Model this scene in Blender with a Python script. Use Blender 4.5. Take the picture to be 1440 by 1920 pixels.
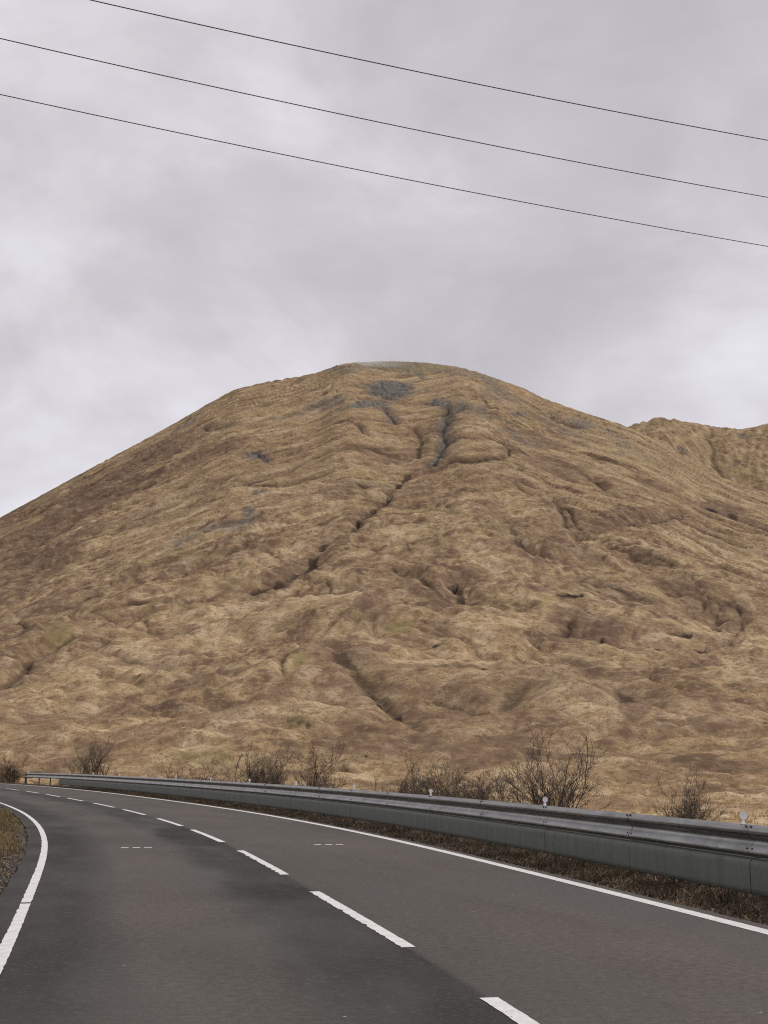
import bpy, bmesh, math, random
import numpy as np
from mathutils import Vector, Matrix

for o in list(bpy.data.objects):
    bpy.data.objects.remove(o, do_unlink=True)
SC = bpy.context.scene
COL = SC.collection
R = math.radians
rng = np.random.default_rng(7)
random.seed(7)

# ------------------------------------------------------------------ camera
CAM_H = 1.45
F_PX = 2400.0                 # focal length in pixels of the 1440 px wide photograph
HORIZON = 1431.2              # pixel row of the horizon
PITCH = math.atan((HORIZON - 960.0) / F_PX)
cam_data = bpy.data.cameras.new('camera')
cam_data.sensor_fit = 'HORIZONTAL'
cam_data.sensor_width = 36.0
cam_data.lens = F_PX / 1440.0 * 36.0
cam_data.clip_start = 0.1
cam_data.clip_end = 60000.0
cam = bpy.data.objects.new('camera', cam_data)
cam.location = (0, 0, CAM_H)
cam.rotation_euler = (math.pi / 2 + PITCH, 0, 0)
COL.objects.link(cam)
SC.camera = cam

# ------------------------------------------------------------------ sky
SUN_EL, SUN_AZ = R(46), R(52)         # azimuth clockwise from +Y (view direction): ahead, from the right
world = bpy.data.worlds.new('World')
SC.world = world
world.use_nodes = True
wn, wl = world.node_tree.nodes, world.node_tree.links
wn.clear()
w_out = wn.new('ShaderNodeOutputWorld')
sky = wn.new('ShaderNodeTexSky')
sky.sky_type = 'NISHITA'
sky.sun_disc = False
sky.sun_elevation = SUN_EL
sky.sun_rotation = SUN_AZ
bg_sky = wn.new('ShaderNodeBackground'); bg_sky.inputs['Strength'].default_value = 0.1
wl.new(sky.outputs[0], bg_sky.inputs['Color'])
w_tc = wn.new('ShaderNodeTexCoord')
w_sep = wn.new('ShaderNodeSeparateXYZ'); wl.new(w_tc.outputs['Generated'], w_sep.inputs[0])


def wmath(op, a, b=None, c=None):
    n = wn.new('ShaderNodeMath'); n.operation = op
    for i, v in enumerate((a, b, c)):
        if v is None:
            continue
        if isinstance(v, (int, float)):
            n.inputs[i].default_value = v
        else:
            wl.new(v, n.inputs[i])
    return n.outputs[0]


# a flat cloud deck seen from below: direction / height above the horizon
w_den = wmath('ADD', wmath('ABSOLUTE', w_sep.outputs['Z']), 0.30)
w_px = wmath('DIVIDE', w_sep.outputs['X'], w_den)
w_py = wmath('DIVIDE', w_sep.outputs['Y'], w_den)
w_cmb = wn.new('ShaderNodeCombineXYZ')
wl.new(w_px, w_cmb.inputs[0]); wl.new(w_py, w_cmb.inputs[1])


def wnoise(scale, detail, rough, off, dist=0.0):
    m = wn.new('ShaderNodeMapping'); m.inputs['Location'].default_value = off
    wl.new(w_cmb.outputs[0], m.inputs[0])
    n = wn.new('ShaderNodeTexNoise'); n.inputs['Scale'].default_value = scale
    n.inputs['Detail'].default_value = detail; n.inputs['Roughness'].default_value = rough
    n.inputs['Distortion'].default_value = dist
    wl.new(m.outputs[0], n.inputs['Vector'])
    return n.outputs[0]


w_n1 = wnoise(1.7, 4.0, 0.5, (6.1, 6.6, 0), 0.3)
w_n2 = wnoise(3.2, 6.0, 0.55, (11.22, 5.49, 1), 0.4)
w_m3 = wn.new('ShaderNodeMapping'); w_m3.inputs['Location'].default_value = (0.35, 0.0, 2.1); w_m3.inputs['Scale'].default_value = (1.0, 1.0, 1.5)
wl.new(w_tc.outputs['Generated'], w_m3.inputs[0])
w_t3 = wn.new('ShaderNodeTexNoise'); w_t3.inputs['Scale'].default_value = 5.0; w_t3.inputs['Detail'].default_value = 7.0
w_t3.inputs['Roughness'].default_value = 0.56; w_t3.inputs['Distortion'].default_value = 0.35
wl.new(w_m3.outputs[0], w_t3.inputs['Vector'])
w_n3 = w_t3.outputs[0]
# thinner cloud low down lets more light through
w_low = wmath('MULTIPLY', wmath('SUBTRACT', 0.36, w_sep.outputs['Z']), 0.22)
w_sum = wmath('ADD', wmath('ADD', wmath('ADD', wmath('MULTIPLY', w_n1, 0.40), wmath('MULTIPLY', w_n2, 0.15)), wmath('MULTIPLY', w_n3, 0.45)), w_low)
w_ramp = wn.new('ShaderNodeValToRGB')
cr = w_ramp.color_ramp
cr.interpolation = 'B_SPLINE'
cr.elements[0].position = 0.33; cr.elements[0].color = (0.48, 0.455, 0.487, 1)
cr.elements[1].position = 0.655; cr.elements[1].color = (0.92, 0.91, 0.98, 1)
e = cr.elements.new(0.47); e.color = (0.625, 0.594, 0.63, 1)
e = cr.elements.new(0.555); e.color = (0.77, 0.745, 0.785, 1)
wl.new(w_sum, w_ramp.inputs[0])
bg_cloud = wn.new('ShaderNodeBackground'); bg_cloud.inputs['Strength'].default_value = 1.0
wl.new(w_ramp.outputs[0], bg_cloud.inputs['Color'])
w_mix = wn.new('ShaderNodeMixShader'); w_mix.inputs[0].default_value = 0.95
wl.new(bg_sky.outputs[0], w_mix.inputs[1]); wl.new(bg_cloud.outputs[0], w_mix.inputs[2])
wl.new(w_mix.outputs[0], w_out.inputs['Surface'])

# ------------------------------------------------------------------ sun (through the overcast) and exposure
sd = bpy.data.lights.new('sun', 'SUN')
sd.energy = 1.5
sd.angle = R(10)
sd.color = (1.0, 0.95, 0.88)
sun = bpy.data.objects.new('sun', sd)
s_dir = Vector((math.sin(SUN_AZ) * math.cos(SUN_EL), math.cos(SUN_AZ) * math.cos(SUN_EL), math.sin(SUN_EL)))
sun.rotation_euler = s_dir.to_track_quat('Z', 'Y').to_euler()
sun.location = s_dir * 200
COL.objects.link(sun)
SC.view_settings.view_transform = 'Standard'
SC.view_settings.look = 'None'
SC.view_settings.exposure = 0.0
SC.view_settings.gamma = 1.0
SC.view_settings.use_curve_mapping = False
SC.render.engine = 'CYCLES'
SC.cycles.max_bounces = 5
SC.cycles.volume_bounces = 6
SC.cycles.sample_clamp_indirect = 3.0
SC.cycles.use_denoising = False
SC.cycles.filter_width = 1.15

# ------------------------------------------------------------------ helpers
def link(o, parent=None):
    COL.objects.link(o)
    if parent is not None:
        o.parent = parent
    return o


def tag(o, label=None, cat=None, group=None, kind=None):
    if label: o['label'] = label
    if cat: o['category'] = cat
    if group: o['group'] = group
    if kind: o['kind'] = kind
    return o


def mesh_np(name, verts, faces, mat=None, smooth=True, parent=None, nv=4):
    """verts (N,3), faces (M,nv) numpy arrays -> object"""
    me = bpy.data.meshes.new(name)
    verts = np.asarray(verts, np.float32); faces = np.asarray(faces, np.int32)
    me.vertices.add(len(verts)); me.vertices.foreach_set('co', verts.ravel())
    me.loops.add(faces.size); me.loops.foreach_set('vertex_index', faces.ravel())
    me.polygons.add(len(faces))
    me.polygons.foreach_set('loop_start', np.arange(0, faces.size, nv, dtype=np.int32))
    me.polygons.foreach_set('use_smooth', np.full(len(faces), smooth, bool))
    me.update(calc_edges=True)
    if mat: me.materials.append(mat)
    return link(bpy.data.objects.new(name, me), parent)


def grid_faces(nr, nc):
    i = np.arange(nr - 1)[:, None] * nc + np.arange(nc - 1)[None, :]
    return np.stack([i, i + 1, i + nc + 1, i + nc], -1).reshape(-1, 4)


def obj_bm(name, bm, mat, parent=None, smooth=False):
    me = bpy.data.meshes.new(name)
    bm.to_mesh(me); bm.free()
    if smooth:
        for p in me.polygons: p.use_smooth = True
    if mat: me.materials.append(mat)
    return link(bpy.data.objects.new(name, me), parent)


def sstep(x, a, b):
    t = np.clip((x - a) / (b - a), 0, 1)
    return t * t * (3 - 2 * t)


_perm = rng.permutation(256).astype(np.int32)
_ang = np.linspace(0, 2 * np.pi, 256, endpoint=False)
_gx, _gy = np.cos(_ang).astype(np.float32), np.sin(_ang).astype(np.float32)


def perlin(x, y, seed=0):
    x = np.asarray(x, np.float32) + np.float32(seed * 17.37); y = np.asarray(y, np.float32) - np.float32(seed * 9.71)
    xi = np.floor(x).astype(np.int32); yi = np.floor(y).astype(np.int32)
    xf = x - xi; yf = y - yi
    u = xf * xf * xf * (xf * (xf * 6 - 15) + 10); v = yf * yf * yf * (yf * (yf * 6 - 15) + 10)

    def g(ix, iy, dx, dy):
        hsh = _perm[(_perm[(ix + seed) & 255] + iy) & 255]
        return _gx[hsh] * dx + _gy[hsh] * dy
    a = g(xi, yi, xf, yf); b = g(xi + 1, yi, xf - 1, yf)
    c = g(xi, yi + 1, xf, yf - 1); d = g(xi + 1, yi + 1, xf - 1, yf - 1)
    return ((a + u * (b - a)) + v * ((c + u * (d - c)) - (a + u * (b - a)))) * 1.5


def px_ray(X, Y):
    """photograph pixel -> (x per metre forward, rise per metre forward)"""
    u = (np.asarray(X, float) - 720) / F_PX; v = (960 - np.asarray(Y, float)) / F_PX
    dy = math.cos(PITCH) - v * math.sin(PITCH); dz = math.sin(PITCH) + v * math.cos(PITCH)
    return u / dy, dz / dy


def to_px(x, y, z):
    dz = z - CAM_H
    fw = y * math.cos(PITCH) + dz * math.sin(PITCH); up = -y * math.sin(PITCH) + dz * math.cos(PITCH)
    return 720 + F_PX * x / fw, 960 - F_PX * up / fw


# ------------------------------------------------------------------ materials
class M:
    """tiny node-tree writer"""
    def __init__(self, name, rough=0.8, spec=0.3):
        self.m = bpy.data.materials.new(name); self.m.use_nodes = True
        self.n, self.l = self.m.node_tree.nodes, self.m.node_tree.links
        self.b = self.n['Principled BSDF']
        self.b.inputs['Roughness'].default_value = rough
        self.b.inputs['Specular IOR Level'].default_value = spec

    def put(self, sock, v):
        if isinstance(v, (int, float)):
            sock.default_value = v
        elif isinstance(v, tuple):
            sock.default_value = v if len(v) == 4 or sock.type == 'VECTOR' else (*v, 1)
        else:
            self.l.new(v, sock)

    def math(self, op, a, b=None, clamp=False):
        n = self.n.new('ShaderNodeMath'); n.operation = op; n.use_clamp = clamp
        self.put(n.inputs[0], a)
        if b is not None: self.put(n.inputs[1], b)
        return n.outputs[0]

    def pos(self):
        return self.n.new('ShaderNodeNewGeometry').outputs['Position']

    def noise(self, scale, detail=4, rough=0.55, vec=None, stretch=None, loc=(0, 0, 0), dist=0.0):
        vec = vec if vec is not None else self.pos()
        mp = self.n.new('ShaderNodeMapping')
        mp.inputs['Location'].default_value = loc
        if stretch: mp.inputs['Scale'].default_value = stretch
        self.l.new(vec, mp.inputs[0])
        t = self.n.new('ShaderNodeTexNoise')
        t.inputs['Scale'].default_value = scale; t.inputs['Detail'].default_value = detail
        t.inputs['Roughness'].default_value = rough; t.inputs['Distortion'].default_value = dist
        self.l.new(mp.outputs[0], t.inputs['Vector'])
        return t.outputs[0]

    def ramp(self, v, stops):
        r = self.n.new('ShaderNodeValToRGB'); el = r.color_ramp.elements
        while len(el) > 1: el.remove(el[-1])
        for i, (p, c) in enumerate(stops):
            e = el[0] if i == 0 else el.new(p)
            e.position = p
            e.color = (c, c, c, 1) if isinstance(c, (int, float)) else (*c, 1)
        self.l.new(v, r.inputs[0])
        return r.outputs[0]

    def mix(self, f, a, b, mode='MIX'):
        n = self.n.new('ShaderNodeMix'); n.data_type = 'RGBA'; n.blend_type = mode
        self.put(n.inputs[0], f); self.put(n.inputs[6], a); self.put(n.inputs[7], b)
        return n.outputs[2]

    def bump(self, hgt, dist, strength=1.0, base=None):
        n = self.n.new('ShaderNodeBump'); n.inputs['Distance'].default_value = dist
        n.inputs['Strength'].default_value = strength
        self.l.new(hgt, n.inputs['Height'])
        if base is not None: self.l.new(base, n.inputs['Normal'])
        return n.outputs[0]

    def out(self, col=None, rough=None, normal=None):
        if col is not None: self.put(self.b.inputs['Base Color'], col)
        if rough is not None: self.put(self.b.inputs['Roughness'], rough)
        if normal is not None: self.l.new(normal, self.b.inputs['Normal'])
        return self.m


def hill_material(name):
    k = M(name, 0.95, 0.05)
    att = k.n.new('ShaderNodeAttribute'); att.attribute_name = 'cover'
    sp = k.n.new('ShaderNodeSeparateColor'); k.l.new(att.outputs['Color'], sp.inputs[0])
    rock, heath, moss, peat = sp.outputs[0], sp.outputs[1], sp.outputs[2], att.outputs['Alpha']
    tone_a = k.n.new('ShaderNodeAttribute'); tone_a.attribute_name = 'tone'
    tone = tone_a.outputs['Fac']
    n_big = k.noise(0.010, 5, 0.6)
    n_mid = k.noise(0.055, 5, 0.62, loc=(31, 7, 3))
    n_fib = k.noise(0.20, 5, 0.60, loc=(3, 71, 9))
    n_tus = k.noise(0.62, 4, 0.62, loc=(7, 21, 2))
    n_fine = k.noise(2.0, 4, 0.7, loc=(13, 1, 5))
    g = k.ramp(n_big, [(0.30, (0.425, 0.295, 0.155)), (0.52, (0.495, 0.355, 0.186)), (0.72, (0.505, 0.385, 0.20))])
    g = k.mix(k.ramp(n_mid, [(0.45, 0.0), (0.60, 0.75)]), g, (0.32, 0.210, 0.130))
    g = k.mix(k.ramp(tone, [(0.18, 0.90), (0.46, 0.0)]), g, (0.165, 0.107, 0.068))
    g = k.mix(k.ramp(tone, [(0.53, 0.0), (0.82, 0.90)]), g, (0.69, 0.53, 0.325))
    g = k.mix(k.ramp(n_fib, [(0.34, 0.50), (0.48, 0.0)]), g, (0.22, 0.143, 0.090))
    g = k.mix(k.ramp(n_fib, [(0.54, 0.0), (0.70, 0.55)]), g, (0.66, 0.51, 0.325))
    g = k.mix(k.ramp(n_tus, [(0.34, 0.70), (0.47, 0.0)]), g, (0.19, 0.125, 0.078))
    g = k.mix(k.ramp(n_tus, [(0.54, 0.0), (0.70, 0.5)]), g, (0.70, 0.55, 0.36))
    g = k.mix(k.ramp(n_fine, [(0.36, 0.75), (0.48, 0.0)]), g, (0.18, 0.118, 0.072))
    # heather and bog myrtle: red brown
    hmask = k.math('MULTIPLY', heath, k.ramp(n_fib, [(0.35, 1.0), (0.72, 0.35)]), True)
    g = k.mix(hmask, g, k.mix(n_mid, (0.13, 0.080, 0.058), (0.20, 0.128, 0.09)))
    # moss and short green turf
    mm = k.math('MULTIPLY', moss, k.ramp(n_fib, [(0.35, 1.0), (0.75, 0.4)]), True)
    g = k.mix(mm, g, (0.27, 0.225, 0.095))
    # rock and scree
    rk = k.mix(k.ramp(k.noise(0.25, 6, 0.7, dist=1.0), [(0.38, 0.0), (0.60, 1.0)]), (0.085, 0.085, 0.08), (0.22, 0.215, 0.20))
    rm = k.math('MULTIPLY', rock, k.ramp(k.noise(0.12, 6, 0.7, loc=(5, 5, 5)), [(0.30, 0.55), (0.6, 1.0)]), True)
    g = k.mix(rm, g, rk)
    # bare peat on the banks of the burns
    g = k.mix(peat, g, (0.042, 0.031, 0.023))
    b = k.bump(n_fib, 0.5, 0.7)
    b = k.bump(n_tus, 0.28, 0.7, b)
    b = k.bump(n_fine, 0.2, 0.8, b)
    return k.out(g, None, b)


MAT = {}
MAT['hill'] = hill_material('moor_grass_slope')


def mat_asphalt():
    k = M('worn_asphalt', 0.8, 0.2)
    uv = k.n.new('ShaderNodeUVMap'); uv.uv_map = 'road'
    sp = k.n.new('ShaderNodeSeparateXYZ'); k.l.new(uv.outputs[0], sp.inputs[0])
    off = sp.outputs[0]                      # metres from the centre line, left negative
    road = uv.outputs[0]
    blot = k.noise(0.55, 5, 0.6, vec=road, stretch=(1.6, 0.45, 1))
    blot2 = k.noise(0.25, 4, 0.6, vec=road, stretch=(1.3, 0.6, 1), loc=(9, 4, 0))
    grain = k.noise(55, 3, 0.7)
    grain2 = k.noise(13, 6, 0.8, loc=(4, 4, 0))
    tint = k.noise(0.35, 4, 0.6, vec=road, stretch=(1.5, 0.7, 1), loc=(2, 14, 0))
    lane = k.ramp(k.math('ADD', k.math('MULTIPLY', off, 0.1), 0.5), [(0.49, 0.0), (0.505, 1.0)])
    c = k.mix(lane, (0.076, 0.069, 0.059), (0.095, 0.080, 0.070))
    c = k.mix(k.ramp(blot2, [(0.42, 0.0), (0.62, 0.85)]), c, (0.128, 0.111, 0.096))
    tracks = k.ramp(k.math('ADD', k.math('MULTIPLY', k.math('ADD', off, k.math('MULTIPLY', k.math('SUBTRACT', tint, 0.5), 1.2)), 0.125), 0.5), [(0.20, 0.0), (0.255, 0.7), (0.30, 0.6), (0.35, 0.1), (0.58, 0.0), (0.64, 0.6), (0.70, 0.2), (0.78, 0.65), (0.85, 0.0)])
    c = k.mix(k.math('MULTIPLY', tracks, k.ramp(blot2, [(0.35, 0.25), (0.6, 1.0)])), c, (0.128, 0.103, 0.086))
    # polished wheel paths and dark binder along the centre joint and the left edge
    offn = k.math('ADD', off, k.math('MULTIPLY', k.math('SUBTRACT', blot, 0.5), 0.9))
    o2 = k.math('ADD', k.math('MULTIPLY', offn, 0.125), 0.5)
    band = k.ramp(o2, [(0.04, 0.8), (0.10, 0.85), (0.165, 0.85), (0.235, 0.0), (0.355, 0.0), (0.405, 0.9), (0.46, 1.0), (0.52, 1.0), (0.56, 0.0)])
    keep = k.ramp(k.math('ADD', k.math('MULTIPLY', off, 0.1), 0.5), [(0.498, 1.0), (0.5015, 0.05)])
    c = k.mix(k.math('MULTIPLY', band, keep), c, (0.014, 0.013, 0.013))
    c = k.mix(k.ramp(blot, [(0.30, 0.55), (0.46, 0.0)]), c, (0.042, 0.039, 0.036))
    c = k.mix(k.ramp(grain, [(0.30, 0.6), (0.5, 0.0)]), c, (0.028, 0.027, 0.026))
    c = k.mix(k.ramp(grain, [(0.55, 0.0), (0.75, 0.55)]), c, (0.20, 0.19, 0.18))
    c = k.mix(k.ramp(grain2, [(0.38, 0.5), (0.52, 0.0)]), c, (0.045, 0.043, 0.04))
    c = k.mix(k.ramp(grain2, [(0.52, 0.0), (0.66, 0.35)]), c, (0.19, 0.175, 0.155))
    c = k.mix(k.ramp(tint, [(0.42, 0.0), (0.6, 0.35)]), c, (0.094, 0.094, 0.080))
    c = k.mix(k.ramp(k.noise(15, 0, 0.5, loc=(1, 8, 0)), [(0.885, 0.0), (0.892, 0.7)]), c, (0.5, 0.48, 0.45))
    r = k.ramp(blot, [(0.3, 0.55), (0.6, 0.85)])
    return k.out(c, r, k.bump(grain, 0.004, 0.7))


MAT['asphalt'] = mat_asphalt()


def mat_paint():
    k = M('road_paint', 0.6, 0.4)
    c = k.mix(k.ramp(k.noise(6, 6, 0.75), [(0.40, 0.45), (0.58, 0.0)]), (0.88, 0.865, 0.84), (0.56, 0.54, 0.51))
    c = k.mix(k.ramp(k.noise(28, 4, 0.7), [(0.30, 0.8), (0.40, 0.0)]), c, (0.10, 0.095, 0.09))
    return k.out(c, None, k.bump(k.noise(60, 3, 0.6), 0.003, 0.5))


MAT['paint'] = mat_paint()


def mat_soil():
    k = M('verge_soil', 0.95, 0.1)
    n = k.noise(7, 6, 0.7); n2 = k.noise(38, 4, 0.7); n3 = k.noise(0.9, 4, 0.6)
    c = k.ramp(n, [(0.35, (0.030, 0.021, 0.015)), (0.5, (0.075, 0.050, 0.034)), (0.62, (0.14, 0.10, 0.066)), (0.75, (0.22, 0.175, 0.12))])
    c = k.mix(k.ramp(n2, [(0.58, 0.0), (0.68, 0.9)]), c, (0.27, 0.24, 0.20))
    c = k.mix(k.ramp(n3, [(0.45, 0.0), (0.65, 0.6)]), c, (0.075, 0.045, 0.027))
    return k.out(c, None, k.bump(n2, 0.03, 1.0, k.bump(n, 0.08, 1.0)))


MAT['soil'] = mat_soil()


def mat_steel():
    k = M('galvanised_steel', 0.42, 0.5)
    uv = k.n.new('ShaderNodeUVMap'); uv.uv_map = 'run'
    streak = k.noise(1.0, 5, 0.65, vec=uv.outputs[0], stretch=(9, 1.2, 1))
    spot = k.noise(2.5, 5, 0.7)
    c = k.mix(k.ramp(streak, [(0.35, 0.0), (0.7, 1.0)]), (0.20, 0.205, 0.195), (0.36, 0.365, 0.355))
    c = k.mix(k.ramp(spot, [(0.58, 0.0), (0.75, 0.6)]), c, (0.17, 0.165, 0.14))
    c = k.mix(k.ramp(k.noise(14, 2, 0.5, stretch=(1, 1, 2.2)), [(0.765, 0.0), (0.79, 0.8)]), c, (0.62, 0.60, 0.52))
    k.b.inputs['Metallic'].default_value = 1.0
    return k.out(c, k.ramp(spot, [(0.3, 0.27), (0.7, 0.42)]))


MAT['steel'] = mat_steel()


def mat_panel():
    k = M('weathered_zinc_panel', 0.6, 0.4)
    uv = k.n.new('ShaderNodeUVMap'); uv.uv_map = 'run'
    streak = k.noise(1.0, 6, 0.7, vec=uv.outputs[0], stretch=(1.2, 7, 1))
    spot = k.noise(3.5, 5, 0.7)
    c = k.mix(k.ramp(streak, [(0.32, 0.0), (0.7, 1.0)]), (0.112, 0.124, 0.106), (0.155, 0.168, 0.145))
    c = k.mix(k.ramp(spot, [(0.56, 0.0), (0.72, 0.55)]), c, (0.07, 0.07, 0.06))
    c = k.mix(k.ramp(k.noise(9, 2, 0.5, stretch=(1, 1, 2.5), loc=(3, 3, 1)), [(0.775, 0.0), (0.80, 0.8)]), c, (0.55, 0.54, 0.48))
    k.b.inputs['Metallic'].default_value = 0.25
    return k.out(c, None)


MAT['panel'] = mat_panel()


def plain(name, col, rough=0.7, spec=0.3, metal=0.0, var=0.3, scale=8):
    k = M(name, rough, spec)
    c = k.mix(k.ramp(k.noise(scale, 5, 0.65), [(0.3, 0.0), (0.7, 1.0)]), tuple(v * (1 - var) for v in col), tuple(min(1, v * (1 + var)) for v in col))
    k.b.inputs['Metallic'].default_value = metal
    return k.out(c)


MAT['post'] = plain('post_steel', (0.09, 0.09, 0.085), 0.6)
MAT['bolt'] = plain('bolt_steel', (0.03, 0.03, 0.03), 0.5)
MAT['reflector'] = plain('reflector_white', (0.90, 0.89, 0.88), 0.35, 0.5, var=0.05)
MAT['cable'] = plain('cable_sheath', (0.035, 0.04, 0.045), 0.5)
MAT['bark'] = plain('shrub_bark', (0.070, 0.055, 0.042), 0.9, var=0.4, scale=3)
MAT['bark_pale'] = plain('pale_bark', (0.26, 0.225, 0.18), 0.9, var=0.4, scale=3)
MAT['bark_red'] = plain('reddish_twig', (0.085, 0.052, 0.040), 0.9, var=0.35, scale=3)
MAT['twig'] = plain('grey_twig', (0.125, 0.102, 0.080), 0.9, var=0.35, scale=3)
MAT['straw'] = plain('dry_moor_grass', (0.50, 0.35, 0.205), 0.9, 0.1, var=0.4, scale=0.6)
MAT['litter'] = plain('dead_verge_grass', (0.120, 0.092, 0.064), 0.9, 0.1, var=0.7, scale=3)
MAT['litter_pale'] = plain('pale_verge_straw', (0.34, 0.25, 0.155), 0.9, 0.1, var=0.6, scale=3)
MAT['turf'] = plain('olive_verge_grass', (0.27, 0.205, 0.108), 0.9, 0.1, var=0.5, scale=2)
MAT['stone'] = plain('grey_stone', (0.22, 0.21, 0.195), 0.9, 0.2, var=0.45, scale=9)

# ------------------------------------------------------------------ road centre line (surveyed from the photograph)
_kn = np.array([-40, -5, 5, 15, 25, 40, 55, 70, 90, 160.])
_kv = np.array([0.004, 0.0095, 0.0102, 0.0006, 0.0057, 0.0043, 0.0011, 0.0025, 0.0055, 0.011])
_S = np.arange(-40, 160, 0.05)
_k = np.interp(_S, _kn, _kv)
_hd = np.cumsum(_k) * 0.05
_i0 = int(40 / 0.05)
_i5 = int(45 / 0.05)
_hd = _hd - _hd[_i5] + 0.1654
_cx = np.cumsum(-np.sin(_hd)) * 0.05; _cy = np.cumsum(np.cos(_hd)) * 0.05
_i10 = int(50 / 0.05)
_cx += 0.3804 - _cx[_i10]; _cy += 9.8656 - _cy[_i10]


def road_pt(s, off, z=0.0):
    """distance along the centre line, metres to the right of it"""
    s = np.asarray(s, float)
    x = np.interp(s, _S, _cx); y = np.interp(s, _S, _cy); h = np.interp(s, _S, _hd)
    off = np.asarray(off, float)
    return np.stack([x + np.cos(h) * off, y + np.sin(h) * off, np.zeros_like(x + off) + z], -1)


def road_hd(s):
    return float(np.interp(s, _S, _hd))


def left_off(s):
    s = np.clip(s, 3, 42)
    return -(3.18 + 0.597e-2 * (s - 15) - 1.796e-4 * (s - 15) ** 2)


WR, WT = 3.279, 4.40


def strip(name, s, offs, zf, mat, parent=None, uvname=None):
    s = np.asarray(s, float); offs = np.asarray(offs, float)
    if offs.ndim == 1: offs = np.repeat(offs[None, :], len(s), 0)
    SS = np.repeat(s[:, None], offs.shape[1], 1)
    P = road_pt(SS.ravel(), offs.ravel()).reshape(len(s), offs.shape[1], 3)
    P[..., 2] = zf(SS, offs, P) if callable(zf) else zf
    o = mesh_np(name, P.reshape(-1, 3), grid_faces(*offs.shape), mat, True, parent)
    # columns run to the right, rows forward: normals point up
    if uvname:
        ul = o.data.uv_layers.new(name=uvname)
        li = np.zeros(len(o.data.loops), np.int32); o.data.loops.foreach_get('vertex_index', li)
        uvs = np.stack([offs.ravel(), SS.ravel()], -1)[li].astype(np.float32)
        ul.data.foreach_set('uv', uvs.ravel())
    return o


sr = np.concatenate([np.arange(-40, 60, 0.5), np.arange(60, 156, 1.0)])
lo = left_off(sr)
road = strip('road', sr, np.stack([lo - 0.31 + 0.03 * perlin(sr * 0.8, sr * 0) , lo, lo * 0.5, 0 * lo, 0 * lo + 1.6, 0 * lo + WR, 0 * lo + 3.52 + 0.05 * perlin(sr * 0.9, sr * 0 + 3)], -1), 0.0, MAT['asphalt'], uvname='road')
tag(road, 'dark grey two-lane asphalt road bending left below the hill', 'road', kind='structure')


def painted(name, s0, s1, off, w, ragged=0.006, z=0.004, step=0.06, chip=0.0, seed=0):
    n = max(4, int((s1 - s0) / step))
    s = np.linspace(s0, s1, n)
    of = off(s) if callable(off) else np.full(n, off)
    jl = ragged * (perlin(s * 9, s * 0, seed) + perlin(s * 23, s * 0, seed + 3)) + chip * np.clip(perlin(s * 5, s * 0, seed + 9) - 0.1, 0, 1)
    jr = ragged * (perlin(s * 8, s * 0 + 9, seed + 1) + perlin(s * 21, s * 0 + 4, seed + 5))
    return strip(name, s, np.stack([of - w / 2 + jl, of + w / 2 + jr], -1), z, MAT['paint'], road)


painted('edge_line', -20, 14.93, left_off, 0.108, 0.005, chip=0.02, seed=2)
painted('edge_line', 15.05, 150, left_off, 0.108, 0.006, step=0.1, chip=0.015, seed=3)
painted('edge_line', -20, 150, WR, 0.165, 0.005, step=0.1, seed=4)
for q, (a, b) in enumerate([(-4.6, -0.2), (1.6, 6.2), (3.9 + 4.0, 3.9 + 4.0)][:0] + [(-3.2, 1.4), (3.8, 8.6), (10.9, 15.55), (17.9, 22.8), (25.25, 29.95), (31.75, 36.1), (38.7, 43.25), (45.4, 50.35), (53.25, 57.8), (60.25, 64.9), (67.6, 72.4), (75.3, 80.2), (82.6, 87.4), (90, 95), (97.5, 102)]):
    # marks are read far end to near end in the photograph
    painted('lane_dash', a, b, 0.0, 0.12, 0.005, chip=0.045 if q in (2, 3) else 0.015, seed=20 + q)
for o0 in (-1.66, 1.77):
    for d in (-0.2, 0.0, 0.2):
        sa = 24.0 + 0.02 * d
        painted('sensor_mark', sa - 0.07, sa + 0.07, o0 + d, 0.13, 0.004, step=0.03, seed=int(50 + d * 10))

# ------------------------------------------------------------------ verges
def right_z(S, O, P):
    z = -0.03 - 0.02 * sstep(O, 3.4, 3.6) + 0.05 * sstep(O, 3.7, 4.3)
    z = z + (0.05 * perlin(P[..., 0] * 1.7, P[..., 1] * 1.7, 5) + 0.03 * perlin(P[..., 0] * 5, P[..., 1] * 5, 6)) * sstep(O, 3.5, 3.9)
    return z - 4.2 * sstep(O, 5.0, 13.0)


sv = np.concatenate([np.arange(-30, 45, 0.12), np.arange(45, 155, 0.5)])
ov = np.concatenate([[3.30], np.arange(3.42, 5.2, 0.09), np.arange(5.3, 16, 0.8)])
verge_r = strip('verge', sv, ov, right_z, MAT['soil'])
tag(verge_r, 'brown soil verge with dead grass under the steel barrier', 'verge', kind='structure')


def left_z(S, O, P):
    d = -(O - left_off(S))
    z = -0.04 + 0.11 * sstep(d, 0.30, 0.8) + 0.16 * sstep(d, 0.9, 2.2)
    n = 0.06 * perlin(P[..., 0] * 1.3, P[..., 1] * 1.3, 7) + 0.02 * perlin(P[..., 0] * 5, P[..., 1] * 5, 8) + 0.012 * perlin(P[..., 0] * 13, P[..., 1] * 13, 9)
    return z + n * sstep(d, 0.28, 0.6) - 0.9 * sstep(d, 4, 14)


lv = np.concatenate([np.arange(-30, 60, 0.15), np.arange(60, 155, 0.5)])
ol = np.concatenate([-np.arange(30, 3.4, -1.6), -np.arange(3.3, 0.2, -0.1)])
verge_l = strip('verge', lv, left_off(lv)[:, None] + ol[None, :], left_z, MAT['soil'])
tag(verge_l, 'low gravelly left verge with olive grass beside the edge line', 'verge', kind='structure')

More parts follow.
